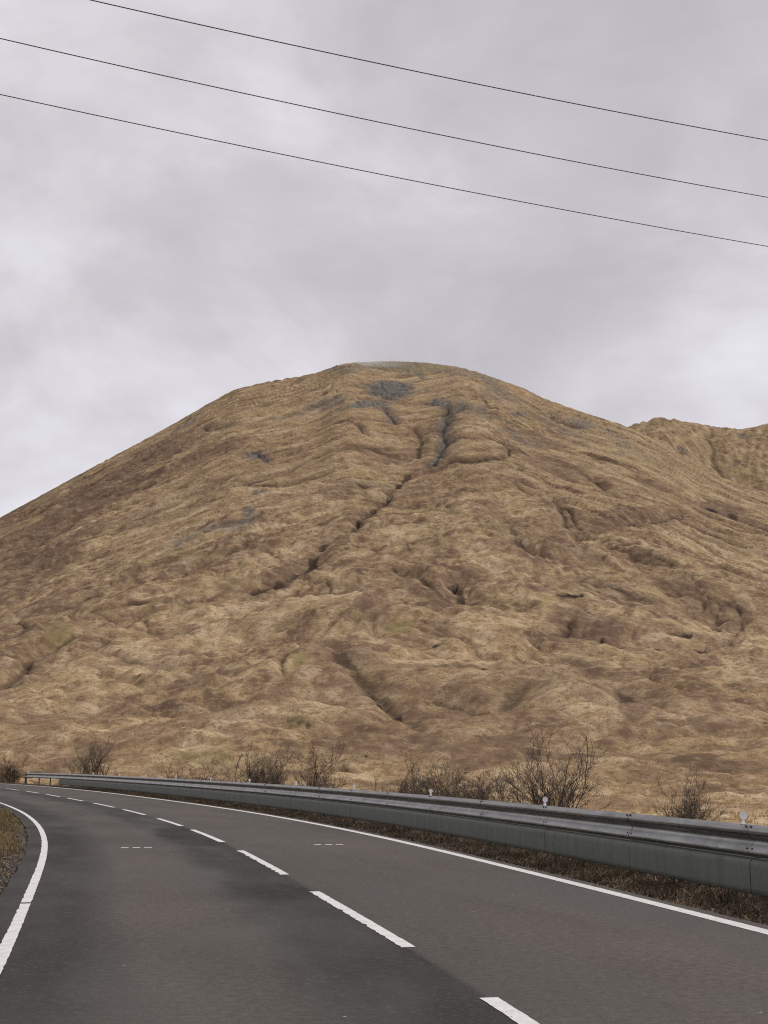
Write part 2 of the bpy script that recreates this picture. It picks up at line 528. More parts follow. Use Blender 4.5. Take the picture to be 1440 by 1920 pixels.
# ------------------------------------------------------------------ hill
XS, YS = 25.0, 1500.0
_pd = np.array([0, 60, 120, 200, 250, 300, 450, 700, 850, 1000, 1100, 1200, 1300, 1340, 1400, 1440, 1600, 2400, 4000])
_pz = np.array([471, 450, 417, 385, 382, 357, 285, 168, 110, 61, 35, 16, 3, -0.8, -2.2, -2.3, -3.0, -5, -5.0])
_dd = np.arange(0, 4000, 4.0)
_dz = np.interp(_dd, _pd, _pz)
_kern = np.exp(-np.linspace(-2, 2, 17) ** 2); _kern /= _kern.sum()
_dz = np.convolve(np.pad(_dz, 8, mode='edge'), _kern, 'valid')

SKY_PX = [(-1800, 1425), (-900, 1350), (-500, 1215), (-250, 1090), (-100, 1020), (0, 970), (60, 938), (120, 905), (200, 862), (270, 825), (330, 792), (390, 757), (440, 730), (500, 716), (560, 706), (600, 697), (625, 687), (655, 680), (700, 678), (735, 677), (800, 680), (860, 688), (900, 699), (940, 713), (980, 727), (1020, 747), (1090, 772), (1150, 791), (1190, 805), (1250, 836), (1310, 874), (1370, 902), (1440, 925), (1600, 985), (1900, 1110), (2400, 1270), (3200, 1425)]


def dome(x, y):
    return np.interp(np.hypot(x - XS, y - YS), _dd, _dz)


_a_sky, _e_sky = px_ray([p[0] for p in SKY_PX], [p[1] for p in SKY_PX])
cols = np.concatenate([np.linspace(-1.4, -0.365, 50)[:-1], np.linspace(-0.365, 0.365, 1060), np.linspace(0.365, 1.4, 50)[1:]])
# rows: even steps of elevation seen from the road, then the far side
yy = np.arange(24, 1530, 1.0)
ee = (dome(0 * yy + 0.0, yy) - CAM_H) / yy
cum = np.concatenate([[0], np.cumsum(np.abs(np.diff(ee)) + 0.00013)])
rows = np.interp(np.linspace(0, cum[-1], 900), cum, yy)
rows = np.concatenate([rows, np.linspace(1536, 3200, 60)])
A, Yg = np.meshgrid(cols, rows)
Xg = A * Yg
Z0 = dome(Xg, Yg)


def silhouette_fit(Z, smooth):
    E = np.where(Yg > 200, (Z - CAM_H) / Yg, -1)
    emax = E.max(0)
    tgt = np.interp(cols, _a_sky, _e_sky)
    f = np.clip(tgt / np.maximum(emax, 0.004), 0.3, 1.7)
    if smooth:
        kk = np.ones(smooth) / smooth
        f = np.convolve(np.pad(f, smooth // 2, mode='edge'), kk, 'valid')
    return Z * (1 + (f[None, :] - 1) * sstep(Z, 0, 70))


Z0 = silhouette_fit(Z0, 9)
PX, PY = to_px(Xg, Yg, Z0)
_n_crest = (rows < 1400).sum()


def ground_at(X, Y):
    """world x, y of the hillside seen at a photograph pixel"""
    a, e = px_ray(X, Y)
    j = int(np.clip(np.searchsorted(cols, a), 1, len(cols) - 1))
    E = np.maximum.accumulate((Z0[:, j] - CAM_H) / Yg[:, j])
    i = int(np.clip(np.searchsorted(E, e), 1, len(rows) - 1))
    t = (e - E[i - 1]) / max(E[i] - E[i - 1], 1e-9)
    y = rows[i - 1] + np.clip(t, 0, 1) * (rows[i] - rows[i - 1])
    return float(a * y), float(y)


dS = np.hypot(Xg - XS, Yg - YS)
FX, FY = 38.0, 1265.0                     # the brow from which the burns and grass lines fan out
dF = np.hypot(Xg - FX, Yg - FY)
phi = np.arctan2(Xg - FX, FY - Yg)
wx = perlin(Xg / 110, Yg / 110, 11); wy = perlin(Xg / 110, Yg / 110, 12)
wx2 = perlin(Xg / 33, Yg / 33, 13); wy2 = perlin(Xg / 33, Yg / 33, 14)
RF = 400.0
AA = phi * RF + 9 * wx + 3 * wx2
AR = phi * RF + 11 * wx + 3.5 * wx2 + 12 * sstep(dS, 520, 900) * perlin(Xg / 60, Yg / 60, 15)
DD = dF + 30 * wy + 8 * wy2
low = sstep(dS, 520, 900)                 # moraine country at the foot
near = sstep(Yg, 110, 330)
up = 1 - 0.8 * sstep(dS, 850, 1250)
top = sstep(dF, 40, 170) * sstep(dS, 60, 280)


def bil(x, y, s):
    return np.abs(perlin(x, y, s))


# on the brow above the burns the grass lines run off sideways, left and right of the spur
wC = np.exp(-(phi / 0.95) ** 2) * (1 - sstep(dF, 480, 820))
mC = wC > 0.02
_dx, _dy = (Xg - FX)[mC] + 12 * wx[mC] + 4 * wx2[mC], (Yg - FY)[mC] + 18 * wy[mC]
_wr = sstep(_dx, -10, 110)


def flow(sa, sd, seed, bend=0.0):
    a = AA if not bend else AR
    n = perlin(a / sa, DD / sd, seed)
    nl = perlin((0.50 * _dx - 0.87 * _dy) / sa, (-0.87 * _dx - 0.50 * _dy) / sd, seed + 200)
    nr = perlin((0.62 * _dx + 0.78 * _dy) / sa, (0.78 * _dx - 0.62 * _dy) / sd, seed + 230)
    w = wC[mC]
    k_ = np.sqrt(w * w + (1 - w) ** 2)
    side = (nl * (1 - _wr) + nr * _wr) / np.sqrt(_wr ** 2 + (1 - _wr) ** 2)
    n[mC] = (n[mC] * (1 - w) + side * w) / k_
    return n


H = np.zeros_like(Z0)
X1, Y1 = Xg + 14 * wx + 6 * wx2, Yg + 14 * wy + 6 * wy2
H += low * near * (6.0 * (bil(X1 / 95, Y1 / 120, 21) - 0.3) + 2.4 * (bil(X1 / 44, Y1 / 56, 22) - 0.3))
H += low * near * 1.7 * (bil(X1 / 19, Y1 / 23, 23) - 0.3)
H += low * sstep(Yg, 45, 120) * (1.2 * (bil(X1 / 13, Y1 / 11, 34) - 0.3) + 0.6 * (bil(X1 / 5, Y1 / 4.5, 35) - 0.3))
H += up * top * (5.5 * (np.abs(flow(62, 420, 24)) - 0.3) + 3.2 * (np.abs(flow(27, 210, 25)) - 0.3))
H += (0.45 + 0.55 * up) * near * (0.3 + 0.7 * top) * (2.3 * (np.abs(flow(12, 90, 26)) - 0.3) + 1.6 * (np.abs(flow(6, 48, 27)) - 0.3) + 0.9 * (np.abs(flow(3, 26, 36)) - 0.3))
H += near * (0.6 * perlin(X1 / 9, Y1 / 7, 28) + 0.35 * perlin(X1 / 4.2, Y1 / 3.4, 29))


def rill(n, w):
    return np.exp(-np.abs(n) / w)


# rills: thin drainage lines that wander down the fall line
brk = sstep(perlin(Xg / 150, Yg / 190, 104), -0.45, 0.15)
r1 = rill(flow(72, 420, 101, 1), 0.028) * brk * top * near
r2 = rill(flow(33, 230, 102, 1), 0.042) * sstep(perlin(Xg / 90, Yg / 120, 105), -0.3, 0.25) * top * near
r3 = rill(flow(14, 110, 103, 1), 0.075) * sstep(perlin(Xg / 50, Yg / 70, 106), -0.2, 0.3) * top * near
r4 = rill(perlin(X1 / 37, Y1 / 44, 107), 0.05) * low * near * sstep(perlin(Xg / 90, Yg / 90, 108), -0.2, 0.3)
H -= np.minimum(3.6 * r1 + 2.4 * r2 + 1.2 * r3 + 1.6 * r4, 3.8)
H += (1 - near) * (0.5 * perlin(Xg / 17, Yg / 14, 30) + 0.22 * perlin(Xg / 3.5, Yg / 3.5, 31) + 0.12 * perlin(Xg / 1.5, Yg / 1.5, 32))
H += 0.12 * perlin(Xg / 1.9, Yg / 1.6, 33) * sstep(-Yg, -600, -250)



def lobes(lam, wa, ws, seed):
    """turf lobes: the ground swells downhill and ends in a short steep front"""
    d_ = dF + wa * perlin(Xg / ws, Yg / (ws * 1.5), seed) + 0.4 * wa * perlin(Xg / (ws * 0.4), Yg / (ws * 0.6), seed + 1)
    f_ = (d_ / lam) % 1.0
    g_ = np.where(f_ < 0.84, (f_ / 0.84) ** 1.4, 1 - (f_ - 0.84) / 0.16)
    return (g_ - 0.4) * sstep(perlin(Xg / (ws * 1.4), Yg / (ws * 1.6), seed + 2), -0.25, 0.35)


wF = np.exp(-(phi / 0.85) ** 4) * sstep(dF, 90, 220) * sstep(Yg, 60, 150)
H += wF * (1.3 * lobes(27, 30, 46, 111) * near + 0.75 * lobes(13, 15, 22, 121) + 0.35 * lobes(6, 7, 10, 131) * sstep(-Yg, -900, -500))
cov = np.zeros(Z0.shape + (4,), np.float32)
wear = sstep(perlin(Xg / 26, Yg / 32, 109), -0.35, 0.35)
cov[..., 1] = np.clip(0.75 * r1 + 0.6 * r2 + 0.45 * r3 + 0.5 * r4, 0, 0.9)
cov[..., 3] = np.clip(0.95 * r1 ** 1.5 + 0.7 * r2 ** 2 + 0.4 * r3 ** 3 + 0.6 * r4 ** 2, 0, 1) * wear

# hummocks and brows one can point to: pixel of the brow, radius across, radius along the fall line, height
for X, Y, ra, rl, hh in [(555, 1285, 34, 40, 9), (480, 1300, 30, 36, 5), (650, 1165, 40, 55, 9), (740, 1160, 34, 50, 6), (500, 1378, 26, 22, 4.5), (590, 1372, 20, 22, 3.5), (900, 1298, 34, 34, 7), (1085, 1335, 30, 34, 6), (1010, 1330, 30, 26, 4),
                         (1115, 968, 30, 55, 10), (1005, 968, 24, 55, 8), (870, 990, 40, 80, 11), (980, 905, 30, 70, 9), (760, 1010, 36, 70, 7), (560, 960, 34, 80, 7), (1240, 985, 40, 70, 9), (1330, 1090, 50, 60, 9), (950, 1190, 34, 40, 6), (1130, 1150, 38, 50, 6),
                         (700, 790, 22, 60, 7), (900, 830, 26, 80, 9), (620, 830, 26, 80, 8), (330, 1130, 40, 70, 7), (200, 1230, 36, 50, 6), (700, 1260, 24, 26, 4), (1060, 1445, 22, 14, 2.2), (1250, 1300, 40, 40, 6), (1000, 1060, 34, 60, 7)]:
    x0, y0 = ground_at(X, Y)
    p0 = math.atan2(XS - x0, y0 - YS)
    vx, vy = x0 - XS, y0 - YS
    L = math.hypot(vx, vy); vx /= L; vy /= L
    al = (Xg - x0) * vx + (Yg - y0) * vy; ac = -(Xg - x0) * vy + (Yg - y0) * vx
    al = al + 6 * wx2; ac = ac + 6 * wy2
    q = (ac / ra) ** 2 + (al / rl) ** 2
    H += 0.6 * hh * np.exp(-q)

# burns and gullies: points in the photograph, half width, depth, how bare the floor is
GUL = [([(872, 758), (850, 770), (836, 785), (832, 803), (838, 822), (822, 855), (806, 872)], 9, 7, 0.8, 0.25),
       ([(806, 872), (772, 889), (752, 906), (737, 922), (714, 957), (692, 974), (668, 986)], 5, 3.6, 0.0, 0.9),
       ([(668, 986), (645, 1000), (612, 1020), (590, 1038), (594, 1060), (572, 1074), (540, 1086), (505, 1098), (470, 1112)], 8, 5, 0.0, 0.85),
       ([(720, 765), (735, 780), (738, 795)], 7, 5, 0.6, 0.1), ([(655, 795), (672, 806), (684, 818)], 6, 4, 0.3, 0.1),
       ([(1040, 955), (1050, 972), (1062, 992), (1082, 1012), (1090, 1022)], 8, 4, 0.0, 0.7),
       ([(1118, 895), (1128, 905), (1145, 920), (1165, 930)], 9, 6, 0.1, 0.5), ([(1178, 925), (1200, 932), (1226, 939)], 7, 4, 0.0, 0.7),
       ([(940, 975), (962, 1010), (972, 1035), (985, 1052), (1005, 1062)], 12, 7, 0.0, 0.4),
       ([(735, 1070), (790, 1092), (815, 1110), (830, 1120)], 10, 5, 0.0, 0.35),
       ([(880, 1085), (856, 1092), (860, 1112), (856, 1130), (842, 1147), (800, 1163), (780, 1160)], 10, 7, 0.0, 0.5),
       ([(640, 1268), (662, 1290), (680, 1312), (712, 1332), (740, 1347), (775, 1366), (800, 1380), (840, 1388)], 6, 3.2, 0.0, 0.4),
       ([(1120, 1203), (1160, 1208), (1230, 1210), (1300, 1210), (1390, 1204)], 4, 2.6, 0.0, 0.8),
       ([(1075, 1262), (1100, 1268), (1135, 1272), (1170, 1258), (1250, 1240), (1330, 1228)], 5, 2.8, 0.0, 0.5),
       ([(1300, 935), (1335, 948), (1360, 958), (1395, 968), (1440, 985), (1490, 1005)], 9, 4, 0.15, 0.6),
       ([(1275, 945), (1262, 968), (1225, 985), (1185, 990), (1170, 1000)], 10, 6, 0.0, 0.3), ([(1290, 985), (1330, 992), (1375, 1015)], 7, 4, 0, 0.7),
       ([(1355, 1078), (1400, 1095), (1460, 1115)], 8, 5, 0, 0.5),
       ([(-40, 1285), (0, 1270), (70, 1236), (130, 1206), (160, 1190)], 9, 6, 0, 0.55), ([(-20, 1200), (20, 1182), (80, 1150), (150, 1112), (200, 1085)], 10, 6, 0, 0.25),
       ([(40, 1450), (130, 1432), (170, 1412), (215, 1395)], 4, 2.2, 0, 0.4), ([(320, 1075), (345, 1062), (430, 1035), (500, 1005)], 12, 6, 0, 0.3),
       ([(280, 1085), (240, 1110), (150, 1150)], 12, 6, 0, 0.2), ([(130, 925), (200, 885), (280, 850)], 14, 6, 0, 0.2), ([(60, 1010), (150, 960), (300, 890)], 14, 7, 0, 0.2), ([(40, 960), (100, 925), (180, 885)], 12, 6, 0, 0.3),
       ([(470, 845), (485, 855), (505, 860)], 8, 2.5, 0.8, 0.4), ([(330, 815), (380, 800), (430, 792)], 10, 5, 0.2, 0.4),
       ([(1030, 770), (1045, 790), (1075, 800)], 9, 6, 0.3, 0.2), ([(780, 800), (790, 830), (780, 850)], 8, 4, 0, 0.1),
       ([(1080, 1100), (1130, 1130), (1200, 1140)], 10, 4, 0, 0.15), ([(600, 1330), (560, 1350), (430, 1372)], 10, 4, 0, 0.1), ([(1180, 1340), (1100, 1300), (1060, 1290)], 12, 5, 0, 0.1),
       ([(830, 1330), (900, 1345), (985, 1335), (1020, 1322)], 10, 5, 0, 0.2),
       # single peat hags and undercut banks
       ([(1048, 1142), (1075, 1144), (1093, 1141)], 3, 3, 0, 1.0), ([(1100, 1165), (1112, 1166)], 3, 2.5, 0, 1.0), ([(1128, 1202), (1137, 1207)], 3, 2.5, 0, 1.0), ([(1085, 1231), (1098, 1232)], 2.4, 2, 0, 0.9),
       ([(1083, 1248), (1095, 1250)], 2.4, 2, 0, 1.0), ([(677, 1426), (692, 1427)], 1.0, 0.6, 0, 0.6), ([(788, 1381), (812, 1380)], 2.6, 3, 0, 1.0), ([(703, 1432), (709, 1433)], 1.0, 0.9, 0, 1.0),
       ([(640, 1445), (655, 1452)], 1.4, 1.2, 0, 0.8), ([(735, 1115), (742, 1116)], 4, 3, 0, 0.9), ([(848, 1092), (858, 1093)], 3.5, 3, 0, 1.0), ([(815, 1232), (822, 1232)], 2, 1.8, 0, 0.9),
       ([(545, 1387), (582, 1390)], 1.6, 1.0, 0, 0.6), ([(905, 1305), (915, 1303)], 2.2, 2, 0, 0.9), ([(800, 1274), (806, 1274)], 2, 1.6, 0, 0.9), ([(380, 1240), (392, 1240)], 2.4, 2, 0, 0.7), ([(1255, 1190), (1290, 1193)], 3, 2, 0, 0.9), ([(1370, 1163), (1376, 1166)], 4, 3, 0, 0.8)]
for pts, hw, dep, bare, peat in GUL:
    W = np.array([ground_at(*p) for p in pts])
    pad = hw * 3 + 12
    m = (Xg > W[:, 0].min() - pad) & (Xg < W[:, 0].max() + pad) & (Yg > W[:, 1].min() - pad) & (Yg < W[:, 1].max() + pad)
    xs, ys = Xg[m], Yg[m]
    k_ = min(1.0, hw / 8)
    xs = xs + k_ * (3.0 * wx2[m] + 2 * perlin(xs / 14, ys / 14, 41)); ys = ys + k_ * (3.0 * wy2[m] + 2 * perlin(xs / 14, ys / 14, 42))
    dist = np.full(xs.shape, 1e9)
    for i in range(len(W) - 1):
        ax, ay = W[i]; bx, by = W[i + 1]
        t = np.clip(((xs - ax) * (bx - ax) + (ys - ay) * (by - ay)) / max((bx - ax) ** 2 + (by - ay) ** 2, 1e-6), 0, 1)
        dist = np.minimum(dist, np.hypot(xs - ax - t * (bx - ax), ys - ay - t * (by - ay)))
    v = np.clip(1 - dist / (hw * 0.95), 0, 1) ** 1.25
    H[m] -= dep * (0.72 if hw > 4.2 else 0.35) * v
    n = perlin(xs / 7, ys / 7, 43)
    fl = (1 - sstep(dist + 0.9 * n, 1.1, 2.4)) * (0.75 + 0.5 * perlin(xs / 18, ys / 18, 44)) if hw > 4.2 else sstep(1 - dist / hw + 0.25 * n, 0.55, 0.8)
    cov[m, 3] = np.maximum(cov[m, 3], np.clip(fl, 0, 1) * (max(peat, 0.7) if hw > 4.2 else peat))
    cov[m, 0] = np.maximum(cov[m, 0], sstep(1 - dist / hw + 0.4 * n, 0.2, 0.6) * bare)
    cov[m, 1] = np.maximum(cov[m, 1], 0.55 * sstep(1 - dist / (hw * 2.2) + 0.4 * n, 0.1, 0.7))

# plant cover: heather, scree, moss. Ellipses over the slope in the photograph, roughened by noise
nz = 0.9 * perlin(X1 / 45, Y1 / 70, 51) + 0.5 * perlin(X1 / 14, Y1 / 20, 52) + 0.25 * perlin(X1 / 5, Y1 / 6, 53)
for ch, X, Y, rx, ry, rot, st in [
    (0, 735, 738, 52, 24, 14, 1.0), (0, 685, 758, 44, 13, 10, 0.95), (0, 830, 758, 30, 11, -25, 0.95), (0, 790, 706, 18, 6, -10, 0.7), (0, 700, 688, 75, 9, 0, 0.65), (0, 850, 696, 80, 7, -8, 0.5), (0, 650, 690, 40, 10, 0, 0.55),
    (0, 465, 905, 30, 9, 15, 0.75), (0, 490, 925, 18, 8, 15, 0.7), (0, 465, 962, 12, 9, 0, 0.75), (0, 440, 985, 60, 10, 15, 0.5), (0, 330, 1020, 60, 10, 20, 0.55), (0, 375, 1000, 40, 8, 22, 0.5), (0, 970, 775, 26, 9, -15, 0.7), (0, 1090, 797, 26, 10, -22, 0.7), (0, 1160, 820, 40, 10, -25, 0.65), (0, 1162, 846, 14, 7, -10, 0.7), (0, 1090, 830, 22, 8, -15, 0.6), (0, 950, 810, 24, 8, -10, 0.55), (0, 925, 725, 30, 9, -20, 0.55), (0, 620, 750, 40, 11, 10, 0.6), (0, 560, 770, 50, 7, 12, 0.4), (0, 900, 770, 50, 10, -15, 0.45), (0, 1040, 800, 50, 9, -20, 0.5), (0, 1200, 850, 50, 8, -25, 0.45), (0, 1000, 830, 30, 8, -10, 0.4), (0, 480, 852, 16, 8, 0, 0.6), (0, 345, 795, 30, 6, 25, 0.5), (0, 940, 740, 30, 8, -15, 0.4),
    (1, 190, 920, 170, 40, 30, 1.0), (1, 80, 990, 130, 48, 30, 1.0), (1, 400, 910, 80, 18, 22, 0.5), (1, 60, 1050, 150, 40, 30, 0.8), (1, 260, 868, 130, 24, 28, 0.85), (1, 10, 960, 90, 40, 30, 0.9), (1, 20, 1100, 80, 40, 28, 0.7), (1, 740, 855, 36, 14, 0, 0.75), (1, 640, 935, 60, 18, 5, 0.8), (1, 540, 1080, 60, 18, 22, 0.9), (1, 750, 935, 60, 14, 20, 0.7), (1, 690, 1050, 40, 16, 10, 0.6), (1, 1030, 870, 90, 26, -10, 0.6), (1, 920, 950, 60, 18, -8, 0.6), (1, 1200, 975, 60, 14, 5, 0.95), (1, 1130, 1000, 50, 12, 0, 0.8), (1, 970, 1050, 36, 16, -20, 0.9), (1, 1080, 1060, 70, 16, 0, 0.7), (1, 830, 1130, 34, 30, 0, 0.9), (1, 760, 1110, 50, 10, -15, 0.7), (1, 1090, 1180, 80, 26, -12, 0.9), (1, 900, 1175, 60, 14, 0, 0.6), (1, 720, 1240, 44, 12, 0, 0.9), (1, 690, 1272, 40, 12, 0, 0.8), (1, 860, 1345, 70, 16, 8, 0.8), (1, 1190, 1350, 26, 18, 0, 0.9), (1, 1070, 1412, 60, 9, 0, 0.95), (1, 560, 1205, 50, 10, 0, 0.5), (1, 500, 1330, 70, 18, 8, 0.7), (1, 380, 1300, 70, 14, 10, 0.7), (1, 450, 1340, 50, 12, 10, 0.7), (1, 330, 1185, 70, 16, 12, 0.5), (1, 360, 1230, 60, 16, 10, 0.5), (1, 1350, 1150, 60, 20, -5, 0.6), (1, 1350, 1365, 60, 14, 0, 0.6), (1, 1390, 1290, 60, 14, 0, 0.5), (1, 100, 1350, 80, 14, 8, 0.5), (1, 250, 1380, 80, 10, 12, 0.5), (1, 1350, 945, 60, 10, -8, 0.9), (1, 1000, 1130, 50, 12, 0, 0.5), (1, 1240, 905, 60, 10, -12, 0.6), (1, 880, 890, 30, 20, 0, 0.5), (1, 130, 1185, 60, 14, 25, 0.6), (1, 270, 960, 70, 14, 25, 0.6), (1, 60, 1130, 90, 20, 25, 0.6),
    (3, 1072, 1143, 24, 3.2, 2, 1.0), (3, 1104, 1165, 6, 3.5, 0, 0.95), (3, 1131, 1205, 7, 4, -30, 0.95), (3, 1092, 1232, 9, 3, 0, 0.9), (3, 1089, 1249, 7, 3.5, 0, 1.0), (3, 1118, 1269, 18, 3, -8, 1.0), (3, 800, 1381, 14, 4.5, 0, 1.0), (3, 685, 1426, 6, 2.2, 0, 0.9), (3, 648, 1448, 10, 5, -20, 0.8), (3, 853, 1093, 7, 2.6, 0, 1.0), (3, 738, 1116, 6, 2, 0, 0.9), (3, 712, 1337, 9, 5, -30, 0.95), (3, 745, 1346, 10, 3, -10, 0.9), (3, 588, 1064, 12, 6, 20, 0.95), (3, 1083, 1016, 5, 2.5, 0, 1.0), (3, 1062, 992, 7, 3, -35, 0.9), (3, 1088, 1022, 4, 2, 0, 1.0), (3, 1212, 935, 14, 3, -15, 0.9), (3, 1335, 950, 14, 4, -18, 0.9), (3, 1372, 962, 12, 3, -12, 0.7), (3, 1392, 1170, 6, 2, 0, 0.8), (3, 816, 1232, 6, 2.5, 0, 0.9), (3, 908, 1303, 9, 3.5, 0, 0.9), (3, 1250, 1208, 50, 1.6, 0, 0.8), (3, 1172, 1208, 30, 1.8, -2, 0.85), (3, 1330, 1208, 40, 1.6, 2, 0.8), (3, 1440, 1367, 10, 3, 0, 0.8), (3, 672, 983, 7, 2.4, 0, 1.0), (3, 712, 958, 7, 3, 30, 0.9), (3, 560, 1389, 8, 2.5, 0, 0.7), (3, 577, 1390, 6, 2.5, 0, 0.7),
    (2, 560, 1292, 26, 10, -15, 0.8), (2, 745, 1208, 24, 9, 0, 0.85), (2, 390, 1425, 50, 16, 15, 0.5), (2, 240, 1110, 60, 12, 10, 0.3), (2, 120, 1195, 40, 10, 25, 0.6), (2, 560, 1388, 40, 5, 0, 0.6), (2, 640, 700, 120, 12, 0, 0.25), (2, 1290, 1420, 60, 8, 0, 0.35), (2, 440, 1105, 30, 10, 10, 0.4)]:
    c_, s_ = math.cos(R(rot)), math.sin(R(rot))
    dx, dy = PX - X, -(PY - Y)
    u = (dx * c_ + dy * s_) / rx; v = (-dx * s_ + dy * c_) / ry
    q = 1 - np.sqrt(u * u + v * v) + (0.95, 0.6, 0.9, 0.45)[ch] * nz
    cov[..., ch] = np.maximum(cov[..., ch], st * (sstep(q, -0.08, 0.35) if ch else sstep(q, -0.35, 0.5)) * (Yg < 1560))
# scattered heather, rock ribs and moss everywhere else
cov[..., 1] = np.maximum(cov[..., 1], 0.75 * sstep(0.7 * perlin(X1 / 75, Y1 / 110, 61) + 0.5 * perlin(AA / 26, DD / 70, 62) + 0.3 * nz, 0.28, 0.75))
cov[..., 0] = np.maximum(cov[..., 0], 0.6 * (1 - sstep(dS, 250, 620)) * sstep(perlin(AA / 16, DD / 40, 63) + 0.4 * nz, 0.5, 0.9))
cov[..., 2] = np.maximum(cov[..., 2], 0.35 * sstep(perlin(X1 / 55, Y1 / 60, 64) + 0.4 * nz, 0.5, 0.95))
cap = (1 - sstep(dS, 190, 235)) * sstep(Yg, 1255, 1300)
cov[..., 0] = np.maximum(cov[..., 0], cap * (0.40 + 0.35 * nz)); cov[..., 2] = np.maximum(cov[..., 2], cap * 0.6)
cov = np.clip(cov, 0, 1)
# broken rock stands proud of the turf
H += cov[..., 0] * (3.4 * np.abs(perlin(Xg / 9, Yg / 14, 71)) + 2.4 * np.abs(perlin(Xg / 4, Yg / 6, 72)) - 1.5) * near * (0.25 + 0.75 * sstep(dS, 180, 260))
Zh = silhouette_fit(Z0 + H, 15)

tone = 0.5 + 0.5 * (0.55 * flow(6, 50, 75, 1) + 0.55 * flow(2.6, 24, 76, 1) + 0.45 * flow(16, 130, 77, 1) + (0.45 * perlin(X1 / 5, Y1 / 7, 78) + 0.35 * perlin(X1 / 2, Y1 / 2.6, 79)) * low)
hill = mesh_np('hill', np.stack([Xg, Yg, Zh], -1).reshape(-1, 3), grid_faces(*Zh.shape), MAT['hill'])
ca = hill.data.color_attributes.new('cover', 'FLOAT_COLOR', 'POINT')
ca.data.foreach_set('color', cov.reshape(-1))
hill.data.attributes.new('tone', 'FLOAT', 'POINT').data.foreach_set('value', tone.astype(np.float32).ravel())
tag(hill, 'big rounded hill of tan moor grass with dark gullies and summit crag', 'hill', kind='structure')


def hill_z(x, y):
    j = np.interp(x / y, cols, np.arange(len(cols))); i = np.interp(y, rows, np.arange(len(rows)))
    i0 = np.clip(np.floor(i).astype(int), 0, len(rows) - 2); j0 = np.clip(np.floor(j).astype(int), 0, len(cols) - 2)
    fi, fj = i - i0, j - j0
    return (Zh[i0, j0] * (1 - fi) + Zh[i0 + 1, j0] * fi) * (1 - fj) + (Zh[i0, j0 + 1] * (1 - fi) + Zh[i0 + 1, j0 + 1] * fi) * fj


# ------------------------------------------------------------------ the hill behind, on the right
def back_hill():
    a_, e_ = px_ray([600, 900, 1100, 1160, 1190, 1215, 1245, 1275, 1310, 1350, 1390, 1420, 1450, 1520, 1650, 1900, 2300, 3000],
                    [1000, 900, 830, 815, 806, 798, 791, 793, 798, 804, 809, 805, 802, 795, 790, 840, 1000, 1300])
    cs = np.concatenate([np.linspace(-0.06, 0.13, 30)[:-1], np.linspace(0.13, 0.37, 420), np.linspace(0.37, 0.95, 60)[1:]])
    rs = np.concatenate([np.linspace(1500, 1900, 30)[:-1], np.linspace(1900, 2760, 330), np.linspace(2780, 4200, 40)])
    a, y = np.meshgrid(cs, rs); x = a * y
    ec = np.interp(a, a_, e_)
    kk = np.exp(-np.linspace(-2, 2, 9) ** 2); kk /= kk.sum()
    crest = 2650.0
    t = (y - 1450) / (crest - 1450)
    prof = np.where(t < 1, sstep(t, -0.25, 1.06), 1 - 0.6 * sstep(t, 1.0, 2.4))
    z = ec * crest * prof / sstep(1.0, -0.25, 1.06) + CAM_H
    w1, w2 = perlin(x / 130, y / 130, 81), perlin(x / 130, y / 130, 82)
    # burn falling between the two tops
    u = (x - 0.262 * y - 18 * w1 - 0.03 * (2650 - y))
    fade = 1 - sstep(y, 2500, 2640)
    hh = -34 * np.exp(-(np.abs(u) / 42) ** 1.2) * fade
    hh = hh + fade * (11 * (bil((x + 30 * w1 + 0.35 * y) / 95, (y + 30 * w2) / 260, 83) - 0.3) + 9 * (bil((x + 20 * w1 - 0.2 * y) / 38, (y + 20 * w2) / 110, 84) - 0.3))
    hh = hh + 4.0 * (bil(x / 15, y / 40, 85) - 0.3) + 1.5 * perlin(x / 6, y / 12, 86)
    z = z + hh
    cv = np.zeros(z.shape + (4,), np.float32)
    nn = perlin(x / 70, y / 90, 87) + 0.5 * perlin(x / 20, y / 26, 88)
    cv[..., 1] = 0.6 * sstep(nn, 0.1, 0.8)
    cv[..., 0] = 0.55 * sstep(perlin(x / 30, y / 60, 89) + 0.4 * nn, 0.45, 0.9)
    cv[..., 2] = 0.35 * sstep(-nn, 0.2, 0.8)
    cv[..., 3] = 0.6 * np.exp(-(np.abs(u) / 5) ** 2) * fade
    o = mesh_np('hill', np.stack([x, y, z], -1).reshape(-1, 3), grid_faces(*z.shape), MAT['hill'])
    o.data.color_attributes.new('cover', 'FLOAT_COLOR', 'POINT').data.foreach_set('color', cv.reshape(-1))
    tn = 0.5 + 0.5 * (0.6 * perlin((x - 0.3 * y) / 12, y / 60, 97) + 0.5 * perlin((x + 0.2 * y) / 6, y / 30, 98))
    o.data.attributes.new('tone', 'FLOAT', 'POINT').data.foreach_set('value', tn.astype(np.float32).ravel())
    tag(o, 'lower brown hill peeping out behind the right shoulder of the big hill', 'hill', kind='structure')


back_hill()

# ------------------------------------------------------------------ ground sheet to the horizon
gn = 64
rad = np.concatenate([[0.0, 20, 60, 200], np.geomspace(600, 30000, 14)])
ang = np.linspace(0, 2 * np.pi, gn)
RR, AN = np.meshgrid(rad, ang, indexing='ij')
ground = mesh_np('ground', np.stack([RR * np.sin(AN), RR * np.cos(AN), np.full(RR.shape, -6.0)], -1).reshape(-1, 3), grid_faces(*RR.shape)[:, ::-1], MAT['hill'])
ground.data.attributes.new('tone', 'FLOAT', 'POINT').data.foreach_set('value', np.full(RR.size, 0.5, np.float32))
tag(ground, 'flat brown moorland floor of the glen', 'ground', kind='structure')

